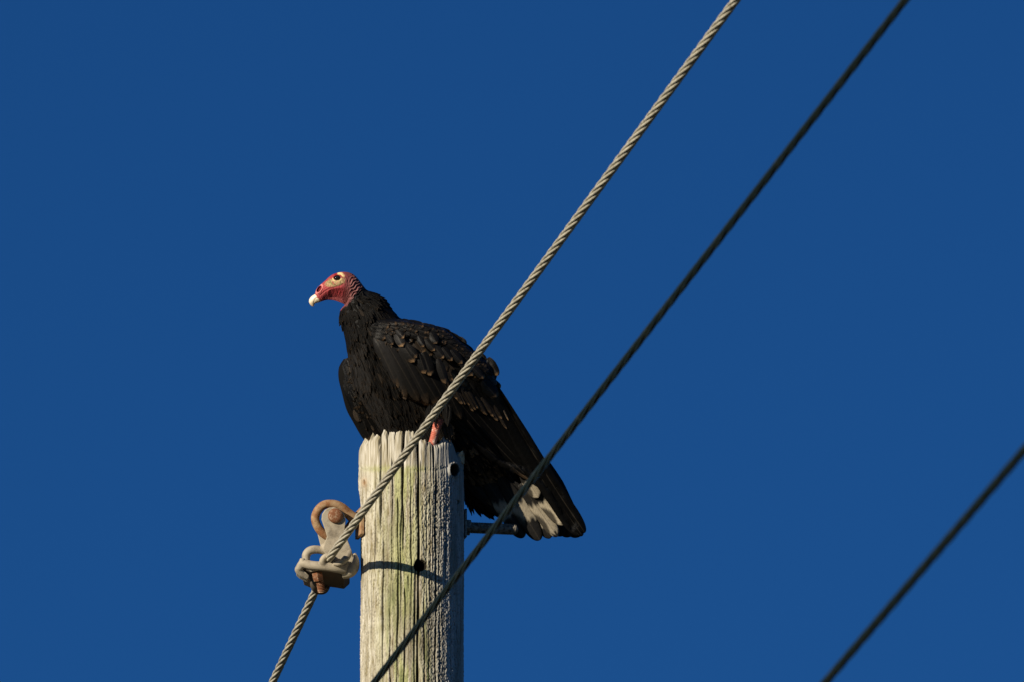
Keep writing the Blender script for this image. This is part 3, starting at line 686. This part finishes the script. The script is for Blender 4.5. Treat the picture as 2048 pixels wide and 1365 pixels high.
# upper boundary line of the back band
for (pp, qq, x, y) in cand:
    back = (y - 640) < (x - 770) * .62 - 4 + (8 if x > 900 else 0)     # near the back outline
    shoulder = pp < 55 and not back
    order = 9 - pp * .03
    if x + (y - 800) * .2 > 1010 or pp > 225: continue
    if back:
        dx, dy = .78, .62; L = rng.uniform(24, 36); W = rng.uniform(15, 21); fr = rng.choice([.0, .25, .9], p=[.5, .3, .2]); cl_ = black(.009); order += 4
        edge_b = abs((y - 640) - (x - 770) * .62)
        if edge_b < 22: fr = max(fr, rng.uniform(.4, 1.0))
    elif shoulder:
        dx, dy = .62, .78; L = rng.uniform(18, 26); W = rng.uniform(13, 17); fr = rng.uniform(.08, .35); cl_ = black(.026) if rng.random() < .7 else brown(.014); order += 2
    elif pp < 110:
        dx, dy = .56, .83; L = rng.uniform(38, 54); W = rng.uniform(17, 23); fr = rng.choice([.15, .5, 1], p=[.4, .35, .25]); cl_ = brown(.020) if rng.random() < .5 else black(.026)
    else:
        dx, dy = .60, .80; L = rng.uniform(42, 62); W = rng.uniform(15, 20); fr = rng.choice([.1, .4, .9], p=[.4, .35, .25]); cl_ = brown(.018) if rng.random() < .45 else black(.022)
    # keep tips inside the lower edge of the wing
    if not inside(x + dx * L * .8, y + dy * L * .8):
        L *= .6
        if not inside(x + dx * L * .7, y + dy * L * .7): continue
    feather_px(Fc, x, y, dx, dy, L, W, tw, order - 5, 3.0, cl_, fr, bend=rng.uniform(-.15, .15), point=min(.5, .62 * W / L), cup=2.2, nu=13, nv=9)
# long inner feathers hanging to the lower edge of the folded wing
for i, (a, b, W, v, fr) in enumerate([((748, 676), (800, 776), 20, .05, .2), ((752, 670), (816, 798), 22, .042, .15), ((775, 690), (842, 802), 24, .034, .1), ((800, 700), (860, 806), 24, .028, .15), ((820, 715), (884, 812), 26, .018, .2), ((850, 735), (905, 826), 26, .011, .15), ((880, 750), (925, 838), 26, .011, .1)]):
    feather_px(Fc, a[0], a[1], b[0] - a[0], b[1] - a[1], math.hypot(b[0] - a[0], b[1] - a[1]), W, tw, 5 + (7 - i) * .6, 2.5, black(v), fr, bend=.06, point=.32, cup=2.5, nu=18, nv=7)
# the broad brown-edged coverts that catch the sun
for i, (a, b, W, fr, v) in enumerate([((846, 705), (862, 752), 24, .9, .012), ((838, 708), (851, 748), 22, .7, .012), ((800, 682), (829, 725), 25, 1.0, .02), ((812, 690), (834, 716), 18, .5, .016), ((792, 664), (806, 694), 20, 1.3, .045), ((790, 655), (808, 677), 16, .8, .02),
        ((772, 668), (786, 690), 14, .4, .02), ((836, 672), (848, 694), 14, .8, .02), ((850, 678), (870, 702), 17, 1.0, .02), ((866, 690), (888, 717), 18, 1.1, .02), ((885, 695), (905, 722), 17, .9, .016), ((902, 700), (925, 728), 17, .8, .015), ((920, 722), (946, 752), 17, .9, .02), ((940, 730), (968, 758), 16, .8, .02),
        ((862, 665), (874, 688), 17, .35, .012), ((965, 762), (994, 795), 26, .45, .012), ((976, 716), (996, 752), 18, .55, .014), ((876, 718), (892, 768), 18, .5, .02)]):
    feather_px(Fc, a[0], a[1], b[0] - a[0], b[1] - a[1], math.hypot(b[0] - a[0], b[1] - a[1]), W, tw, 11 + .4 * i, 3.5, black(v), fr, point=.5, cup=2.8, nu=14, nv=9)
# narrow pale-shafted tips further back
for i in range(16):
    x = 893 + i * 6.4 + rng.uniform(-2, 2); y = 765 + i * 3.0 + rng.uniform(-5, 5); L = rng.uniform(36, 52)
    feather_px(Fc, x, y, .50, .86, L, rng.uniform(9, 13), tw, 9 + rng.uniform(0, 2), 3, brown(.018), rng.uniform(.35, .9), point=.5, cup=2.5, nu=12, nv=7)
feather_px(Fc, 998, 800, .42, .9, 46, 6, tw, 12, 3, brown(.07), .9, point=.5, nu=12, nv=5)
for i in range(44):
    f = i / 43; x = 756 + 232 * f + rng.uniform(-3, 3); yo = float(np.interp(x, [752, 775, 806, 848, 890, 926, 958, 992], [653, 641, 642, 649, 660, 686, 712, 752]))
    sl = float(np.interp(x, [752, 806, 890, 940, 992], [.15, .22, .35, .8, 1.1]))
    for k in range(3):
        feather_px(Fc, x - 14, yo + 3 + k * 7 + rng.uniform(-2, 2) - 14 * sl * .6, 1, sl + .12 * k, rng.uniform(22, 34), rng.uniform(12, 17), tall, 14 - 1.5 * k, 3, black(.012), rng.choice([0, .1, .35]), point=.35, cup=3, nu=11, nv=7)
Fc.build('covert_feathers', M_feather, wing)

# far wing, hanging beyond the breast
fw = [(703, 714, 687, 719, -14, 4), (715, 728, 678, 735, -12, 12), (730, 755, 677, 757, -6, 15), (742, 785, 684, 787, -5, 16), (755, 815, 693, 820, -12, 15), (768, 845, 708, 848, -20, 13), (780, 872, 726, 878, -28, 10), (792, 895, 748, 900, -34, 6), (800, 905, 770, 905, -36, 2)]
fx_, fy_, ft_ = loft(fw, 60, 32)
wing2 = mesh('wing', P(fx_, fy_, ft_), grid_faces(60, 32).tolist() + [list(c) for c in caps(60, 32)], M_base, vult)
bvh_f = BVHTree.FromPolygons([Vector(v) for v in P(fx_, fy_, ft_).reshape(-1, 3)], grid_faces(60, 32).tolist()); tf = sampler(bvh_f, 0)
Ff = Feathers()
for i, (a, b, W, v) in enumerate([((686, 770), (752, 892), 14, .006), ((690, 760), (748, 896), 16, .010), ((698, 768), (756, 893), 18, .012), ((706, 780), (766, 893), 20, .012), ((716, 785), (778, 890), 22, .011)]):
    feather_px(Ff, a[0], a[1], b[0] - a[0] - 8, b[1] - a[1] + 4, math.hypot(b[0] - a[0], b[1] - a[1]), W, tf, 3 + 1.5 * i, 2, black(v), .35, bend=-.15, point=.25, cup=3, nu=24, nv=7)
for i in range(90):
    v = rng.uniform(0, 1); y = 716 + 120 * (1 - v) ; x = 684 + (y - 716) * .22 + rng.uniform(0, 40)
    feather_px(Ff, x, y, .38, .92, rng.uniform(18, 32), rng.uniform(9, 14), tf, 5 + (1 - v) * -1 + 3, 3, black(.006) if rng.random() < .93 else brown(.025), rng.uniform(0, .15), point=.5, cup=2, nu=9, nv=5)  # feather colour darkened for the shade beside the breast
Ff.build('flight_feathers', M_feather, wing2)

# tail
tailE = Feathers()
def flat_t(t0, t1, x0=940, x1=1140):
    return lambda px, py: t0 + (t1 - t0) * (px - x0) / (x1 - x0)
def shadow_band(pale, cut, base=.014, jag=.03, lowf=.30):  # pale feather with the pole's shadow painted on as a dark tip
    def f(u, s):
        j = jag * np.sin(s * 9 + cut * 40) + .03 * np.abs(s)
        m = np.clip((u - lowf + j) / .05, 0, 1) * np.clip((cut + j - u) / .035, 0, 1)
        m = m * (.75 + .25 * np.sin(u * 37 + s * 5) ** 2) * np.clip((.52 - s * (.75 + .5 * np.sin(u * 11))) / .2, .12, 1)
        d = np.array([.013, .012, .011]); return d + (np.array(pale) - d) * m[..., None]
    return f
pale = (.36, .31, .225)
tl = [((925, 955), (1018, 1034), 26, None, -28, .05), ((940, 965), (1032, 1040), 20, shadow_band((.16, .11, .06), .9, lowf=.45), -26, 0),
      ((968, 955), (1050, 1074), 36, shadow_band(pale, .66, lowf=.40), -22, 0), ((1000, 955), (1083, 1079), 36, shadow_band(pale, .70, lowf=.42), -18, 0), ((1025, 965), (1104, 1075), 30, shadow_band(pale, .80, lowf=.40), -22, 0),
      ((1040, 968), (1118, 1072), 28, shadow_band(pale, .93, lowf=.38), -18, 0), ((1055, 962), (1132, 1048), 32, shadow_band(tuple(x * 1.25 for x in pale), .97, lowf=.45), -12, 0), ((1042, 940), (1078, 995), 27, shadow_band(pale, 1.2, lowf=.40), -4, 0)]
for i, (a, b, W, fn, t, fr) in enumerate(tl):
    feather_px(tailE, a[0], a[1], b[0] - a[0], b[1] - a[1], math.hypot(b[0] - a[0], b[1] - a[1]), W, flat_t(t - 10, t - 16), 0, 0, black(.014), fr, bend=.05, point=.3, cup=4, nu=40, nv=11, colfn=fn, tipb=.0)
# black far side of the tail, under the wing tips
for i, (a, b, W) in enumerate([((1060, 940), (1128, 1072), 36), ((1075, 930), (1142, 1074), 38), ((1085, 920), (1158, 1075), 38), ((985, 950), (1075, 1060), 40), ((1000, 940), (1095, 1060), 42), ((930, 940), (1000, 1020), 40)]):
    feather_px(tailE, a[0], a[1], b[0] - a[0], b[1] - a[1], math.hypot(b[0] - a[0], b[1] - a[1]), W, flat_t(-62, -74), -i * 1.0, 0, black(.008), .05, point=.14, cup=3, nu=20, nv=7)
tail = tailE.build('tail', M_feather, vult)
so_ = tail.modifiers.new('solid', 'SOLIDIFY'); so_.thickness = .0008

# body feathers scattered over the torso
Fs_ = Feathers()
grid = P(bx, by, bt); ds = grid[1:, :] - grid[:-1, :]
i0 = np.searchsorted(rib_i[:, 0], 16.3)
area = np.linalg.norm(np.cross(ds[:, :-1], grid[:-1, 1:] - grid[:-1, :-1]), axis=2); area[:i0] = 0
wgt = area.copy(); ri = rib_i[:-1, 0]; wgt *= np.where(ri < 24, 1.9, 1.0)[:, None]
pflat = (wgt / wgt.sum()).ravel(); NF = 7500
pick = rng.choice(len(pflat), NF, p=pflat); pick.sort()
uu = np.linspace(0, 1, 7); sv = np.linspace(-1, 1, 5)
for idx in pick[::-1]:
    i, j = divmod(int(idx), MBD - 1)
    o = grid[i, j] + (grid[i, j + 1] - grid[i, j]) * rng.random()
    tn = ds[i, j] / (np.linalg.norm(ds[i, j]) + 1e-9); ac = grid[i, j + 1] - grid[i, j]
    nr = np.cross(ac, tn); nr /= (np.linalg.norm(nr) + 1e-9)
    cen = grid[i].mean(0)
    if nr.dot(o - cen) < 0: nr = -nr
    r = rib_i[i, 0]
    dn = -U_ * .8 + R_ * .35; dn = dn - nr * nr.dot(dn)
    mixd = np.clip((r - 19) / 5, 0, 1) * .55
    d = tn * (1 - mixd) + dn * mixd; d += np.cross(nr, d) * rng.normal(0, .10); d -= nr * nr.dot(d); d /= np.linalg.norm(d) + 1e-9
    sd_ = np.cross(nr, d)
    sz = np.interp(r, [16, 20, 24, 30, 38], [.013, .020, .030, .036, .040]) * rng.uniform(.75, 1.3); W = sz * rng.uniform(.24, .36)
    wv = W / 2 * wprof(uu, .9)
    lift = (.5 if r < 22 else 1) * (.0006 + .0013 * uu ** 1.5 * rng.uniform(.4, 2.0)) 
    pts = o + d * (sz * uu)[:, None, None] + sd_ * (wv[:, None] * sv)[..., None] + nr * (lift[:, None] - .0015 * sv ** 2 * uu[:, None])[..., None]
    bxp = bx[i, j]; byp = by[i, j]
    if 23 < r < 32 and bxp < bx[i].min() + 30: c = black(.030); fr = .04  # sunlit breast edge painted in as lighter feathers
    elif r > 31 and rng.random() < .5: c = brown(.022); fr = rng.uniform(.1, .5)
    elif rng.random() < .05: c = brown(.014); fr = rng.uniform(0, .2)
    else: c = black(.0085); fr = rng.uniform(0, .06)
    Fs_.add(pts, 7, 5, c, fr)
for i in range(26):
    x = rng.uniform(858, 900); y = rng.uniform(806, 822)
    feather_px(Fs_, x, y, rng.normal(.05, .15), 1, rng.uniform(22, 34), rng.uniform(7, 11), flat_t(98, 98), rng.uniform(0, 6), 3, black(.009), .03, point=.8, nu=8, nv=5)
for i in range(14):
    feather_px(Fs_, rng.uniform(884, 902), rng.uniform(840, 856), rng.normal(.15, .15), 1, rng.uniform(20, 32), rng.uniform(5, 8), flat_t(66, 60), rng.uniform(0, 5), 2, brown(.045), .1, point=.8, nu=8, nv=5)
# brown vent feathers beside the pole
Fv = Feathers(); tb_ = sampler(bvh_body, -20)
for i in range(150):
    x = rng.uniform(915, 1015); y = rng.uniform(880, 985)
    if y > 890 + (x - 900) * .95 + 40 or y < 860 + (x - 915) * .7: continue
    b_ = rng.random() < .5
    feather_px(Fv, x, y, .66 + rng.normal(0, .1), .75, rng.uniform(22, 44), rng.uniform(8, 15), tb_, 3, 4, brown(.09) if b_ else black(.012), rng.uniform(0, .8) if b_ else .05, bend=rng.uniform(-.3, .3), point=.5, nu=9, nv=5, rough=.25)
Fv.build('vent_feathers', M_down, vult)
Fs_.build('body_feathers', M_down, vult)
